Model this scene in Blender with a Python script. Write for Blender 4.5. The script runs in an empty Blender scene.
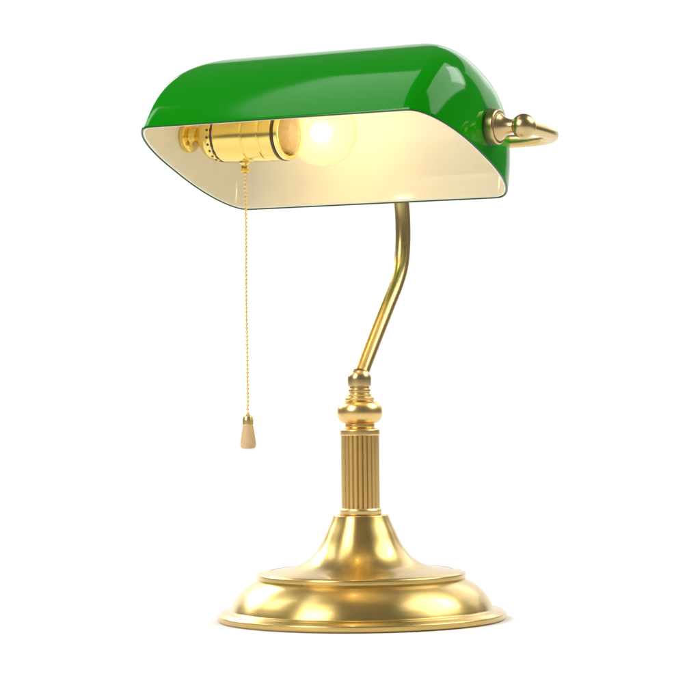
import bpy, math, random
from mathutils import Vector, Matrix

random.seed(7)
scene = bpy.context.scene
C = scene.collection

# ------------------------------------------------------------------ helpers
def V(*a): return Vector(a)

def mesh_obj(name, verts, faces, mat, parent=None, smooth=True, sharp=None):
    me = bpy.data.meshes.new(name)
    me.from_pydata([tuple(v) for v in verts], [], faces)
    me.update()
    if smooth:
        me.polygons.foreach_set('use_smooth', [True] * len(me.polygons))
        if sharp is not None:
            me.set_sharp_from_angle(angle=math.radians(sharp))
    me.materials.append(mat)
    o = bpy.data.objects.new(name, me)
    C.objects.link(o)
    if parent is not None:
        o.parent = parent
    return o

class MB:
    def __init__(s): s.v = []; s.f = []
    def add(s, v, f):
        n = len(s.v); s.v += list(v); s.f += [tuple(i + n for i in q) for q in f]
    def build(s, name, mat, parent=None, sharp=None):
        return mesh_obj(name, s.v, s.f, mat, parent, True, sharp)

def fillet(pts, n=6):
    """pts: (r, z[, radius]) -> polyline whose corners are rounded arcs."""
    out = []
    for i, p in enumerate(pts):
        rad = p[2] if len(p) > 2 else 0
        P = Vector(p[:2])
        if rad <= 0 or i in (0, len(pts) - 1):
            out.append(P); continue
        A = Vector(pts[i-1][:2]); B = Vector(pts[i+1][:2])
        a = (A - P); b = (B - P)
        la, lb = a.length, b.length
        a.normalize(); b.normalize()
        ang = a.angle(b)
        d = min(rad / math.tan(ang / 2), la * .48, lb * .48)
        p0 = P + a * d; p1 = P + b * d
        for k in range(n + 1):
            t = k / n
            out.append(p0 * (1-t)**2 + P * 2*t*(1-t) + p1 * t*t)
    return out

def spline(pts, n=8):
    """Catmull-Rom through the points (any dimension)."""
    P = [Vector(p) for p in pts]
    P = [P[0] * 2 - P[1]] + P + [P[-1] * 2 - P[-2]]
    out = []
    for i in range(1, len(P) - 2):
        p0, p1, p2, p3 = P[i-1], P[i], P[i+1], P[i+2]
        for k in range(n):
            t = k / n
            out.append(.5 * ((2*p1) + (p2-p0)*t + (2*p0-5*p1+4*p2-p3)*t*t + (3*p1-p0-3*p2+p3)*t**3))
    out.append(P[-2])
    return out

def lathe(prof, seg=96, origin=V(0,0,0), axis=V(0,0,1), mod=None):
    axis = axis.normalized()
    e1 = axis.orthogonal().normalized() if abs(axis.z) < .99 else V(1,0,0)
    e2 = axis.cross(e1)
    vs, fs, rings = [], [], []
    for r, z in [(p[0], p[1]) for p in prof]:
        if abs(r) < 1e-7:
            vs.append(origin + axis * z); rings.append([len(vs)-1])
        else:
            st = len(vs)
            for k in range(seg):
                t = 2*math.pi*k/seg
                rr = r if mod is None else mod(r, z, t)
                vs.append(origin + axis*z + (e1*math.cos(t) + e2*math.sin(t))*rr)
            rings.append(list(range(st, st+seg)))
    for a, b in zip(rings, rings[1:]):
        for k in range(seg):
            k2 = (k+1) % seg
            if len(a) == 1 and len(b) == 1: continue
            if len(a) == 1: fs.append((a[0], b[k2], b[k]))
            elif len(b) == 1: fs.append((a[k], a[k2], b[0]))
            else: fs.append((a[k], a[k2], b[k2], b[k]))
    return vs, fs

def sphere_prof(r, z0, n=20, a0=-90, a1=90, sz=1.0):
    out = []
    for k in range(n+1):
        a = math.radians(a0 + (a1-a0)*k/n)
        out.append((max(0, r*math.cos(a)) if abs(a) < math.pi/2-1e-6 else 0, z0 + r*sz*math.sin(a)))
    return out

def tube(path, rad, seg=24, caps=True, flat=1.0, up=None):
    """rad: number or function of 0..1"""
    vs, fs = [], []
    n = len(path)
    nrm = None
    for i, p in enumerate(path):
        t = (path[min(i+1, n-1)] - path[max(i-1, 0)]).normalized()
        if nrm is None:
            nrm = (up if up is not None else t.orthogonal()).copy()
        nrm = (nrm - t*nrm.dot(t)).normalized()
        bn = t.cross(nrm)
        r = rad(i/(n-1)) if callable(rad) else rad
        for k in range(seg):
            a = 2*math.pi*k/seg
            vs.append(p + nrm*math.cos(a)*r*flat + bn*math.sin(a)*r)
    for i in range(n-1):
        for k in range(seg):
            k2 = (k+1) % seg
            fs.append((i*seg+k, i*seg+k2, (i+1)*seg+k2, (i+1)*seg+k))
    if caps:
        fs.append(tuple(range(seg-1, -1, -1)))
        fs.append(tuple((n-1)*seg+k for k in range(seg)))
    return vs, fs

# ------------------------------------------------------------------ materials
def new_mat(name):
    m = bpy.data.materials.new(name); m.use_nodes = True
    nt = m.node_tree
    return m, nt, nt.nodes['Principled BSDF']

def N(nt, t, **kw):
    n = nt.nodes.new(t)
    for k, v in kw.items():
        if k in n.inputs: n.inputs[k].default_value = v
        else: setattr(n, k, v)
    return n

def brass(name, col, rough, bump=.02, scale=(60, 60, 60), aniso=0.0, var=.10, coat=0.0):
    m, nt, b = new_mat(name)
    b.inputs['Metallic'].default_value = 1
    tc = N(nt, 'ShaderNodeTexCoord')
    mp = N(nt, 'ShaderNodeMapping'); mp.inputs['Scale'].default_value = scale
    nt.links.new(tc.outputs['Object'], mp.inputs['Vector'])
    n1 = N(nt, 'ShaderNodeTexNoise', Scale=1.0, Detail=4.0, Roughness=.55)
    nt.links.new(mp.outputs[0], n1.inputs['Vector'])
    n2 = N(nt, 'ShaderNodeTexNoise', Scale=900.0, Detail=2.0)
    nt.links.new(tc.outputs['Object'], n2.inputs['Vector'])
    cr = N(nt, 'ShaderNodeMixRGB', blend_type='MIX')
    cr.inputs[1].default_value = (*[c*(1-var) for c in col], 1)
    cr.inputs[2].default_value = (*[min(1, c*(1+var)) for c in col], 1)
    nt.links.new(n1.outputs['Fac'], cr.inputs[0])
    nt.links.new(cr.outputs[0], b.inputs['Base Color'])
    mr = N(nt, 'ShaderNodeMapRange')
    mr.inputs['To Min'].default_value = rough*.85; mr.inputs['To Max'].default_value = rough*1.18
    nt.links.new(n1.outputs['Fac'], mr.inputs['Value'])
    nt.links.new(mr.outputs[0], b.inputs['Roughness'])
    bp = N(nt, 'ShaderNodeBump', Strength=bump, Distance=.0004)
    nt.links.new(n2.outputs['Fac'], bp.inputs['Height'])
    nt.links.new(bp.outputs[0], b.inputs['Normal'])
    if coat:
        b.inputs['Coat Weight'].default_value = coat; b.inputs['Coat Roughness'].default_value = .07
        b.inputs['Coat IOR'].default_value = 1.5
    if aniso:
        tg = N(nt, 'ShaderNodeTangent', direction_type='RADIAL', axis='Z')
        nt.links.new(tg.outputs[0], b.inputs['Tangent'])
        b.inputs['Anisotropic'].default_value = aniso
        b.inputs['Anisotropic Rotation'].default_value = .25
    return m

BR = (.66, .47, .155)
M_base = brass('spun_satin_brass', BR, .31, .02, (40, 40, 40), .72, coat=.35)
M_col = brass('column_brass', (.78, .55, .22), .30, .004, var=.05, coat=.1)
M_stem = brass('stem_brass', (.62, .455, .19), .27, .006)
M_knob = brass('knob_brass', (.60, .445, .215), .29, .006)
M_sock = brass('socket_brass', (.85, .64, .18), .2, .006)
M_mouth = brass('socket_mouth_brass', (.90, .76, .26), .22, .006)
M_chain = brass('chain_brass', (.86, .66, .28), .3, .02)

def simple(name, col, rough, **kw):
    m, nt, b = new_mat(name)
    tc = N(nt, 'ShaderNodeTexCoord')
    n1 = N(nt, 'ShaderNodeTexNoise', Scale=kw.get('scale', 40.0), Detail=4.0)
    nt.links.new(tc.outputs['Object'], n1.inputs['Vector'])
    cr = N(nt, 'ShaderNodeMixRGB')
    va = kw.get('var', .06)
    cr.inputs[1].default_value = (*[c*(1-va) for c in col], 1)
    cr.inputs[2].default_value = (*[min(1, c*(1+va)) for c in col], 1)
    nt.links.new(n1.outputs['Fac'], cr.inputs[0]); nt.links.new(cr.outputs[0], b.inputs['Base Color'])
    b.inputs['Roughness'].default_value = rough
    if 'spec' in kw: b.inputs['Specular IOR Level'].default_value = kw['spec']
    if 'coat' in kw:
        b.inputs['Coat Weight'].default_value = kw['coat']; b.inputs['Coat Roughness'].default_value = .02
    if 'bump' in kw:
        bp = N(nt, 'ShaderNodeBump', Strength=kw['bump'], Distance=.001)
        nb = N(nt, 'ShaderNodeTexNoise', Scale=kw.get('bscale', 12.0), Detail=1.0)
        nt.links.new(tc.outputs['Object'], nb.inputs['Vector'])
        nt.links.new(nb.outputs['Fac'], bp.inputs['Height']); nt.links.new(bp.outputs[0], b.inputs['Normal'])
    return m

M_green = simple('green_cased_glass', (.002, .255, .001), .085, var=.05, scale=9.0, bump=.10, bscale=14.0, spec=.23)
M_white = simple('white_opal_glass', (.85, .81, .65), .12, var=.015, scale=12.0, bump=.05, bscale=20.0)
M_rim = simple('dark_glass_edge', (.008, .085, .010), .12)
M_dark = simple('dark_insulator', (.075, .042, .018), .5)
M_wood = simple('pale_beech_wood', (.70, .48, .25), .4, var=.12, scale=300.0)
M_floor = simple('white_studio_paper', (.90, .90, .895), .9, var=.004, scale=3.0, spec=.1)

# bulb glass: thin clear shell that lets most light straight through
M_bulb = bpy.data.materials.new('thin_bulb_glass'); M_bulb.use_nodes = True
nt = M_bulb.node_tree; nt.nodes.remove(nt.nodes['Principled BSDF'])
out = nt.nodes['Material Output']
tr = N(nt, 'ShaderNodeBsdfTransparent'); tr.inputs[0].default_value = (.985, .975, .95, 1)
gl = N(nt, 'ShaderNodeBsdfGlossy', Roughness=.02)
tl = N(nt, 'ShaderNodeBsdfTranslucent'); tl.inputs[0].default_value = (.9, .85, .75, 1)
lw = N(nt, 'ShaderNodeLayerWeight', Blend=.10)
m1 = N(nt, 'ShaderNodeMixShader'); m1.inputs[0].default_value = .08
m2 = N(nt, 'ShaderNodeMixShader')
nt.links.new(tr.outputs[0], m1.inputs[1]); nt.links.new(tl.outputs[0], m1.inputs[2])
mm = N(nt, 'ShaderNodeMath', operation='MULTIPLY'); mm.inputs[1].default_value = .45
nt.links.new(lw.outputs['Fresnel'], mm.inputs[0]); nt.links.new(mm.outputs[0], m2.inputs[0]); nt.links.new(m1.outputs[0], m2.inputs[1]); nt.links.new(gl.outputs[0], m2.inputs[2])
nt.links.new(m2.outputs[0], out.inputs['Surface'])
vs_ = N(nt, 'ShaderNodeVolumeScatter', Density=6.5); vs_.inputs['Color'].default_value = (1, .97, .9, 1)  # haze added inside the clear bulb to imitate a soft halo of glare
nt.links.new(vs_.outputs[0], out.inputs['Volume'])

M_fil = bpy.data.materials.new('glowing_filament'); M_fil.use_nodes = True
nt = M_fil.node_tree; nt.nodes.remove(nt.nodes['Principled BSDF'])
em = N(nt, 'ShaderNodeEmission', Strength=64.0); em.inputs[0].default_value = (1, .70, .30, 1)
nt.links.new(em.outputs[0], nt.nodes['Material Output'].inputs['Surface'])

# ------------------------------------------------------------------ setting: one white sweep
def backdrop():
    prof = [(-2.6, 0.0)]
    Y0, R, H = 1.3, .6, 1.45
    prof.append((Y0, 0.0))
    for k in range(1, 17):
        a = math.radians(90*k/16)
        prof.append((Y0 + R*math.sin(a), R - R*math.cos(a)))
    prof.append((Y0 + R, H))
    vs, fs = [], []
    for y, z in prof:
        vs += [(-1.4, y, z), (1.4, y, z)]
    for i in range(len(prof)-1):
        fs.append((2*i, 2*i+1, 2*i+3, 2*i+2))
    o = mesh_obj('backdrop', vs, fs, M_floor)
    o['kind'] = 'structure'
    o['label'] = 'plain white seamless studio backdrop and tabletop'
    return o
backdrop()

# ------------------------------------------------------------------ the lamp
lamp = bpy.data.objects.new('desk_lamp', None); C.objects.link(lamp)
lamp['label'] = 'brass desk lamp with green glass shade, pull chain and lit bulb'
lamp['category'] = 'desk lamp'

# --- foot: rim, dome, step
foot_prof = fillet([(0.0, .0), (.0935, .0), (.0953, .0012, .001), (.0955, .0042, .0012), (.0925, .0062, .0015), (.0885, .0066, .0012)], 5)
dome = spline([(.0868, .0072), (.0858, .0098), (.0838, .0136), (.0803, .0183), (.0752, .0228), (.0700, .0258), (.0682, .0268)], 6)
foot_prof += [Vector(p) for p in dome]
foot_prof += fillet([(.0682, .0268), (.0690, .0281, .0014), (.0690, .0308, .0022), (.0672, .0317, .0012), (.060, .0328)], 5)[1:]
vs, fs = lathe(foot_prof, 160)
foot = mesh_obj('foot', vs, fs, M_base, lamp, True, 60)

# --- flared pedestal on the foot
cone = spline([(.0605, .0326), (.055, .0333), (.0475, .0345), (.0405, .0368), (.0345, .0404), (.0300, .0450), (.0262, .0510), (.0230, .0580), (.0202, .0640), (.0187, .0678)], 6)
cone = [Vector(p) for p in cone] + fillet([(.0188, .0674), (.0183, .0692, .0018), (.0168, .0692), (.0, .0692)], 4)[1:]
vs, fs = lathe(cone, 128)
ped = mesh_obj('pedestal', vs, fs, M_base, lamp, True, 50)

# --- fluted column with collars
NF = 24
def flute(r, z, t):
    c = (1 + math.cos(t*NF)) / 2
    return r - .0015 * (1 - c)**4.5
vs, fs = lathe([(0, .0725), (.0127, .0725), (.0127, .0765), (.0127, .120), (.0127, .1235), (0, .1235)], NF*20, mod=lambda r, z, t: flute(r, z, t) if r > .001 else r)
column = mesh_obj('column', vs, fs, M_col, lamp, True, 50)
for prof in (
    [(0, .0690), (.0128, .0690), (.0138, .0695, .0006), (.0139, .0722, .0010), (.0131, .0737, .0006), (0, .0737)],
    [(0, .1215), (.0129, .1215), (.0133, .1222, .0006), (.0133, .1252, .0012), (.0120, .1262, .0006), (0, .1262)]):
    vs, fs = lathe(fillet(prof, 5), 96)
    mesh_obj('collar', vs, fs, M_col, column, True, 50)

# --- turned knop
pr = fillet([(0, .1258), (.0093, .1258), (.0099, .1272, .0008), (.0099, .1288, .0008), (.0092, .1296, .0005)], 4)
for k in range(25):
    a = math.radians(-62 + 124*k/24)
    pr.append(Vector((.0078 + .0073*math.cos(a)**.85, .1367 + .0079*math.sin(a))))
pr += fillet([(.0090, .1441), (.0097, .1448, .0004), (.0098, .1462, .0006), (.0084, .1470, .0005), (.0077, .1474)], 4)
vs, fs = lathe(pr + [Vector((0, .1474))], 96)
knop = mesh_obj('knop', vs, fs, M_col, lamp, True, 50)
pr = fillet([(0, .1472), (.0077, .1472, .0003), (.0078, .1486, .0004), (.0068, .1490, .0003), (.0068, .1500, .0003), (.0074, .1504, .0003), (.0074, .1519, .0003), (.0066, .1523, .0003), (.0066, .1538), (0, .1538)], 3)
vs, fs = lathe(pr, 72)
mesh_obj('neck_ring', vs, fs, M_col, knop, True, 40)
# domed cap from which the stem leaves
pr = fillet([(0, .1537), (.0070, .1537), (.0077, .1542, .0005), (.0079, .1580)], 4)
for k in range(1, 15):
    a = math.radians(90*k/14)
    pr.append(Vector((.0079*math.cos(a)**.8 if k < 14 else 0, .1580 + .0078*math.sin(a))))
vs, fs = lathe(pr, 72)
mesh_obj('stem_cap', vs, fs, M_knob, lamp, True, 50)

# --- frames of the shade (fitted) 
th, ta = .52504, .37995
U = V(math.cos(th), -math.sin(th), 0)
BK = V(math.sin(th), math.cos(th), 0)
Z = V(0, 0, 1)
Vv = BK*math.cos(ta) - Z*math.sin(ta)
W = Z*math.cos(ta) + BK*math.sin(ta)
CS0 = V(-.02152, -.03705, .29890)
CS = CS0 - Vv*.0004
A0 = CS0 + Vv*.003 + W*.022 + Z*.001
AX = (U - Z*.027).normalized()

# --- stem
stem_pts = [(-.001, .1585), (.0035, .1640), (.007, .1686), (.0214, .1866), (.0381, .2070), (.0508, .2226), (.0580, .2355), (.0610, .2510), (.0611, .2662), (.0597, .2784), (.0572, .2910), (.0538, .3020), (.0510, .3105)]
path = spline([BK*b + Z*z for b, z in stem_pts], 8)
vs, fs = tube(path, .0052, 28)
mesh_obj('stem', vs, fs, M_stem, lamp, True, 50)

# --- yoke
ue, dd, ee, dip = .1395, .0833, .523, .0030
def yoke_pt(t):
    c, s = math.cos(t), math.sin(t)
    off = dd * max(0, s)**ee
    k = ue if c > 0 else .1335
    return A0 + AX*(math.copysign(abs(c)**ee, c)*k) + BK*off - Z*(dip*off/dd)
raw = [yoke_pt(math.pi*i/400) for i in range(401)]
# even spacing
ds = [0]
for a, b in zip(raw, raw[1:]): ds.append(ds[-1] + (b-a).length)
path = []; j = 0
NP = 140
for i in range(NP+1):
    s = ds[-1]*i/NP
    while j < len(ds)-2 and ds[j+1] < s: j += 1
    t = (s-ds[j])/max(1e-9, ds[j+1]-ds[j])
    path.append(raw[j].lerp(raw[j+1], t))
for _ in range(2):
    path = [path[0]] + [(path[i-1]+path[i]*2+path[i+1])/4 for i in range(1, NP)] + [path[-1]]
vs, fs = tube(path, .0044, 28, up=Z.copy(), flat=1.0)
yoke = mesh_obj('yoke', vs, fs, M_stem, lamp, True, 60)
mid = yoke_pt(math.pi/2)
vs, fs = lathe([(0, -.0075)] + [(p[0], p[1]) for p in fillet([(.0062, -.0075), (.0070, -.006, .001), (.0070, .006, .001), (.0062, .0075)], 3)] + [(0, .0075)], 48, origin=mid, axis=Z)
mesh_obj('hub', vs, fs, M_knob, yoke, True, 50)

# --- shade
a_, b_, Ru, Rv, e_, H_ = .1161, .0646, .0215, .0592, .93, .0766
pa, qa, pb, qb = 4.0089, 3.569, 1.5929, 1.7384
def rim_loop(a, b, Ru, Rv, n=26, straight=14):
    pts = []
    def arc(sx, sy, k0):
        for i in range(n+1):
            t = k0*math.pi/2 + math.pi/2*i/n
            c, s = math.cos(t), math.sin(t)
            c = math.copysign(abs(c)**e_, c); s = math.copysign(abs(s)**e_, s)
            pts.append((sx*(a-Ru)+Ru*c, sy*(b-Rv)+Rv*s))
    arc(1, 1, 0); arc(-1, 1, 1); arc(-1, -1, 2); arc(1, -1, 3)
    # close + resample evenly
    P = pts + [pts[0]]
    d = [0]
    for p, q in zip(P, P[1:]): d.append(d[-1] + math.hypot(q[0]-p[0], q[1]-p[1]))
    M = 240; res = []; j = 0
    for i in range(M):
        s = d[-1]*i/M
        while d[j+1] < s: j += 1
        t = (s-d[j])/max(1e-9, d[j+1]-d[j])
        res.append((P[j][0]+(P[j+1][0]-P[j][0])*t, P[j][1]+(P[j+1][1]-P[j][1])*t))
    return res
def levels():
    L = [(0.0, 1.0, 1.0)]
    ts = [.75*((i+1)/26)**1.15 for i in range(26)]
    for t in ts:
        L.append((t, max(0, 1-t**pa)**(1/qa), max(0, 1-t**pb)**(1/qb)))
    Bs = L[-1][2]
    for i in range(1, 26):
        B = Bs*(1-i/25.6)
        t = (1-B**qb)**(1/pb)
        L.append((t, max(0, 1-t**pa)**(1/qa), B))
    return L
LV = levels()
def shell(off):
    """rings rim -> crest of the shade surface moved inwards by off"""
    loop = rim_loop(a_-off, b_-off, Ru-off*.8, Rv-off*.8)
    rings = [[CS + U*(x*A) + Vv*(y*B) + W*((H_-off)*t) for x, y in loop] for t, A, B in LV]
    return rings
def shell_mesh(o1, o2, lip=.0008):
    R1, R2 = shell(o1), shell(o2)
    mid = [(p+q)/2 - W*lip for p, q in zip(R1[0], R2[0])]
    q1 = [p*.8+q*.2 - W*lip*.7 for p, q in zip(R1[0], R2[0])]
    q2 = [p*.2+q*.8 - W*lip*.7 for p, q in zip(R1[0], R2[0])]
    rings = R1[::-1] + [q1, mid, q2] + R2
    n = len(rings[0]); vs = [p for r in rings for p in r]; fs = []
    for i in range(len(rings)-1):
        for k in range(n):
            k2 = (k+1) % n
            fs.append((i*n+k, i*n+k2, (i+1)*n+k2, (i+1)*n+k))
    for base, flip in ((0, True), ((len(rings)-1)*n, False)):
        r = [base+k for k in range(n)]
        c = sum((vs[i] for i in r), V(0,0,0))/n
        vs.append(c); ci = len(vs)-1
        for k in range(n):
            f = (r[k], r[(k+1) % n], ci)
            fs.append(f[::-1] if flip else f)
    return vs, fs, len(R1)*n
vs, fs, _ = shell_mesh(0, .0013)
shade = mesh_obj('shade', vs, fs, M_green, lamp, True)
shade['label'] = 'glossy green glass outer shade'
# darker ground edge of the green glass
shade.data.materials.append(M_rim)
nr, n = len(LV), 240
for i, p in enumerate(shade.data.polygons):
    if nr-1 <= i//n < nr+3 and i < (2*nr+2)*n: p.material_index = 1
vs, fs, _ = shell_mesh(.00132, .0027, .0003)
lining = mesh_obj('lining', vs, fs, M_white, shade, True)
lining['label'] = 'white opal glass inside of the shade'

# --- knobs that hold the shade on the yoke
def knob(side):
    k = 1 if side > 0 else -1
    ax = AX*k
    org = A0
    uc = .1390 if k > 0 else .1330
    s0 = a_ - .0012
    pr = fillet([(0, s0), (.0102, s0), (.0113, s0+.0005, .0005), (.0111, s0+.0066, .0006), (.0104, s0+.0074, .0005), (.0088, s0+.0075, .0003), (.0084, s0+.0084, .0005)], 4)
    x0 = s0+.0087
    x1 = uc-.0058
    if x1 < x0 + .002: x1 = x0 + .002
    pr += [Vector(p) for p in spline([(.0080, x0), (.0058, x0+(x1-x0)*.3), (.0046, x0+(x1-x0)*.65), (.0043, x1)], 5)]
    vs, fs = lathe(pr + [Vector((0, x1))], 72, org, ax)
    o = mesh_obj('shade_knob', vs, fs, M_knob, lamp, True, 50)
    vs, fs = lathe(sphere_prof(.0078, uc, 28), 56, org, ax)
    mesh_obj('ball_finial', vs, fs, M_knob, o, True)
    # dark washer between flange and glass
    vs, fs = lathe(fillet([(.004, s0+.0010), (.0114, s0+.0010), (.0119, s0+.0017, .0004), (.0114, s0+.0024), (.004, s0+.0024)], 3), 64, org, ax)
    mesh_obj('washer', vs, fs, M_dark, o, True, 50)
knob(1); knob(-1)

# --- lamp holder
inner = -(a_-.0030)
socket_prof = fillet([(0, -.0828), (.0150, -.0828), (.0177, -.0821, .0005), (.0180, -.0808, .0006), (.0180, -.0605, .0004), (.0176, -.0600, .0003), (.0176, -.0592, .0003), (.0180, -.0587, .0004),
                      (.0180, -.0478, .0004), (.0175, -.0470, .0004), (.0175, -.0462, .0004), (.0179, -.0455, .0004), (.0178, -.0372, .0006), (.0172, -.0366, .0004), (.0150, -.0366), (.0146, -.055), (0, -.055)], 4)
vs, fs = lathe(socket_prof, 96, A0, AX)
socket = mesh_obj('socket', vs, fs, M_sock, lamp, True, 45)
# cap at the back of the holder
cp = fillet([(0, -.1035), (.0062, -.1035), (.0066, -.1022, .0006)], 3) + [Vector(p) for p in spline([(.0068, -.1020), (.0100, -.0985), (.0138, -.0948), (.0160, -.0912), (.0168, -.0880)], 6)] + fillet([(.0169, -.0878), (.0172, -.0846, .0008), (.0164, -.0838), (0, -.0838)], 3)
vs, fs = lathe(cp, 80, A0, AX)
scap = mesh_obj('socket_cap', vs, fs, M_sock, socket, True, 50)
# row of small dark vent holes round the cap
mb = MB()
e1 = AX.orthogonal().normalized(); e2 = AX.cross(e1)
for i in range(22):
    t = 2*math.pi*i/22
    nrm = (e1*math.cos(t) + e2*math.sin(t))
    p = A0 + AX*(-.0862) + nrm*.01705
    mb.add(*lathe([(0, -.0004), (.0009, -.0004), (.0009, .0002), (0, .0002)], 12, p, nrm))
mb.build('vent_hole', M_dark, socket, 40)
# notched insulator ring between cap and shell
pr = fillet([(0, -.0842), (.0163, -.0842), (.0172, -.0838, .0003), (.0174, -.0820, .0003), (.0150, -.0812), (0, -.0812)], 3)
def notch(r, z, t):
    return r + (.0006 if (math.sin(t*20) > .2 and r > .0165) else 0)
vs, fs = lathe(pr, 240, A0, AX, mod=notch)
mesh_obj('insulator_ring', vs, fs, M_dark, socket, True, 40)
# dark ring and bright lip at the mouth
vs, fs = lathe(fillet([(.0140, -.0372), (.0176, -.0372, .0003), (.0177, -.0352, .0003), (.0140, -.0352)], 3), 80, A0, AX)
mesh_obj('gasket', vs, fs, M_dark, socket, True, 40)
vs, fs = lathe(fillet([(.0138, -.0353), (.0168, -.0353, .0004), (.0174, -.0345, .0004), (.0172, -.0322, .0006), (.0160, -.0316, .0005), (.0146, -.0320, .0004), (.0140, -.050), (0, -.050)], 4), 80, A0, AX)
mesh_obj('mouth_ring', vs, fs, M_mouth, socket, True, 50)
# mounting disc and hickey on the shade wall
vs, fs = lathe(fillet([(0, inner-.0002), (.0098, inner-.0002), (.0106, inner+.0006, .0006), (.0104, inner+.0040, .0010), (.0082, inner+.0050, .0008), (.0062, inner+.0052, .0004), (.0058, -.1030), (0, -.1030)], 4), 72, A0, AX)
mesh_obj('mounting_disc', vs, fs, M_sock, socket, True, 50)
mb = MB()
side = (-BK*.55 - Z*.85); side = (side - AX*side.dot(AX)).normalized()
mb.add(*lathe([(0, .004), (.0022, .004), (.0022, .0085), (.0018, .0090), (0, .0090)], 24, A0 + AX*(-.1035), side))
mb.build('set_screw', M_knob, socket, 40)

# --- bulb
ub = -.0068; rb = .0225
bp = fillet([(0, -.049), (.0105, -.049), (.0118, -.044, .001), (.0122, -.036)], 3)
bp += [Vector(p) for p in spline([(.0122, -.0355), (.0130, -.0310), (.0156, -.0245)], 5)][1:]
a0 = math.degrees(math.asin((-.0245-ub)/rb)) + 6
bp += [Vector(p) for p in sphere_prof(rb, ub, 40, a0, 90)]
vs, fs = lathe(bp, 72, A0, AX)
bulb = mesh_obj('light_bulb', vs, fs, M_bulb, lamp, True)
vs, fs = lathe(sphere_prof(.0064, -.0085, 16), 32, A0, AX)
mesh_obj('filament', vs, fs, M_fil, bulb, True)
vs, fs = lathe(fillet([(0, -.047), (.0070, -.047), (.0048, -.040, .002), (.0026, -.030, .002), (.0018, -.0165), (0, -.0155)], 4), 32, A0, AX)
mesh_obj('glass_mount', vs, fs, M_bulb, bulb, True)

# --- pull chain
pc = A0 + AX*(-.0672)
out_top = pc - Z*.0175
vs, fs = lathe(fillet([(0, .002), (.0042, .002), (.0040, -.0012, .0006), (.0026, -.0026, .0006), (.0024, -.0050, .0004), (.0036, -.0066, .0005), (.0032, -.0072, .0003), (0, -.0072)], 4), 40, out_top, Z)
chain_root = mesh_obj('pull_chain', vs, fs, M_sock, lamp, True, 50)
chain_root['label'] = 'hanging brass bead chain with small wooden pull'
ztop = out_top.z - .0068
L = ztop - .1355
mb = MB()
nb = 60
rnd = random.Random(3)
def cpt(s):
    # slightly off plumb, faint waviness
    return V(out_top.x + .0002*math.sin(s*9) , out_top.y, ztop - L*s)
for i in range(nb):
    p = cpt((i+.5)/nb) + V(rnd.uniform(-.00012, .00012), rnd.uniform(-.00012, .00012), 0)
    mb.add(*lathe(sphere_prof(.00104, 0, 8), 14, p, Z))
mb.add(*tube([cpt(i/40) for i in range(41)], .00032, 8))
mb.build('bead_chain', M_chain, chain_root)
pe = cpt(1.0)
pr = fillet([(0, .0006), (.0012, .0006), (.0030, -.0006, .001), (.0036, -.0032, .001), (.0037, -.0062, .0003), (.0034, -.0066), (0, -.0066)], 4)
vs, fs = lathe(pr, 40, pe, Z)
mesh_obj('ferrule', vs, fs, M_chain, chain_root, True, 50)
pr = [(0, -.0060), (.0033, -.0060)] + [(p[0], p[1]) for p in spline([(.0034, -.0062), (.0040, -.0095), (.0047, -.0140), (.0053, -.0180), (.0053, -.0200)], 5)] + [(.0048, -.0215), (.0038, -.0222), (0, -.0224)]
vs, fs = lathe(pr, 48, pe, Z)
mesh_obj('pull_handle', vs, fs, M_wood, chain_root, True, 60)

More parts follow.
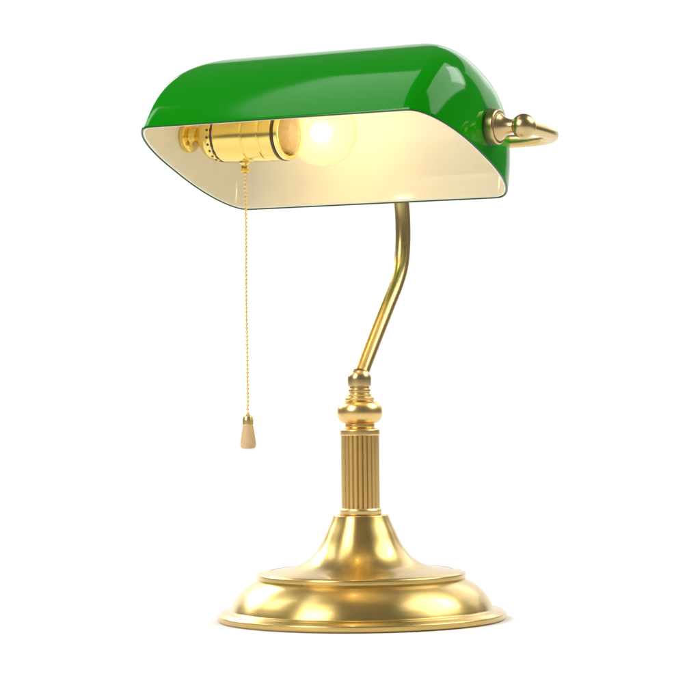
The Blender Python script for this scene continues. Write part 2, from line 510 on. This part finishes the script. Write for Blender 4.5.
# ------------------------------------------------------------------ studio lamps
def area(name, loc, target, sx, sy, power, col=(1, 1, 1)):
    l = bpy.data.lights.new(name, 'AREA'); l.shape = 'RECTANGLE'; l.size = sx; l.size_y = sy
    l.energy = power; l.color = col
    o = bpy.data.objects.new(name, l); C.objects.link(o)
    o.location = loc
    o.rotation_euler = (Vector(target) - Vector(loc)).to_track_quat('-Z', 'Y').to_euler()
    return o
area('softbox_key', (-1.12, -1.02, 1.12), (0, -.05, .15), .75, 1.0, 18.5, (1, .985, .96))
area('softbox_fill', (1.3, -.1, 1.4), (.05, -.15, .05), 1.2, 1.2, 17.5)
o = area('strip_softbox', (-.74, -.03, 1.42), (-.74, -.03, 0), 1.2, .24, 1.8)
o.rotation_euler = (0, 0, math.radians(48))
area('rear_softbox', (-1.3, 1.45, 1.15), (0, -.3, 0), 1.4, .8, 21)
area('rear_softbox', (1.05, 1.6, 1.1), (0, -.3, 0), 1.7, .9, 6.5)
area('backdrop_lamp', (-1.5, .5, 1.5), (0, 2.0, .5), .8, .8, 10)
area('backdrop_lamp', (1.5, .5, 1.5), (0, 2.0, .5), .8, .8, 12)

w = bpy.data.worlds.new('World'); scene.world = w; w.use_nodes = True
bg = w.node_tree.nodes['Background']
bg.inputs[0].default_value = (1.0, .98, .95, 1); bg.inputs[1].default_value = .17

# ------------------------------------------------------------------ camera
f, yh, roll = 2663.987, 371.546, .010948
D, h = 1.757491, .163580
cam = bpy.data.cameras.new('camera'); co = bpy.data.objects.new('camera', cam); C.objects.link(co)
cam.sensor_fit = 'HORIZONTAL'; cam.sensor_width = 36
cam.lens = 36*f/700
cam.clip_start = .05; cam.clip_end = 50
# level camera with lens shift; rolled about the base centre pixel
cr, sr = math.cos(roll), math.sin(roll)
# principal point in image = rotate (0, yh-619.5) about (362, 619.5)
dx, dy = 0.0, yh-619.5
px = 362 + dx*cr + dy*sr
py = 619.5 - dx*sr + dy*cr
ox, oy = 350-px, 350-py          # image centre seen from the principal point (image axes, y down)
# turn into camera axes (x right, y up) - the camera itself is rolled
cam.shift_x = ox/700
cam.shift_y = -oy/700
co.location = (0, -D, h)
co.rotation_euler = (math.pi/2, roll, 0)
scene.camera = co

scene.render.engine = 'CYCLES'
scene.cycles.use_denoising = True
scene.cycles.max_bounces = 10
scene.cycles.transparent_max_bounces = 12
scene.cycles.sample_clamp_indirect = 3
scene.render.resolution_x = 1024; scene.render.resolution_y = 1024
scene.view_settings.view_transform = 'Standard'
scene.view_settings.look = 'None'
scene.view_settings.exposure = 0
scene.view_settings.gamma = 1
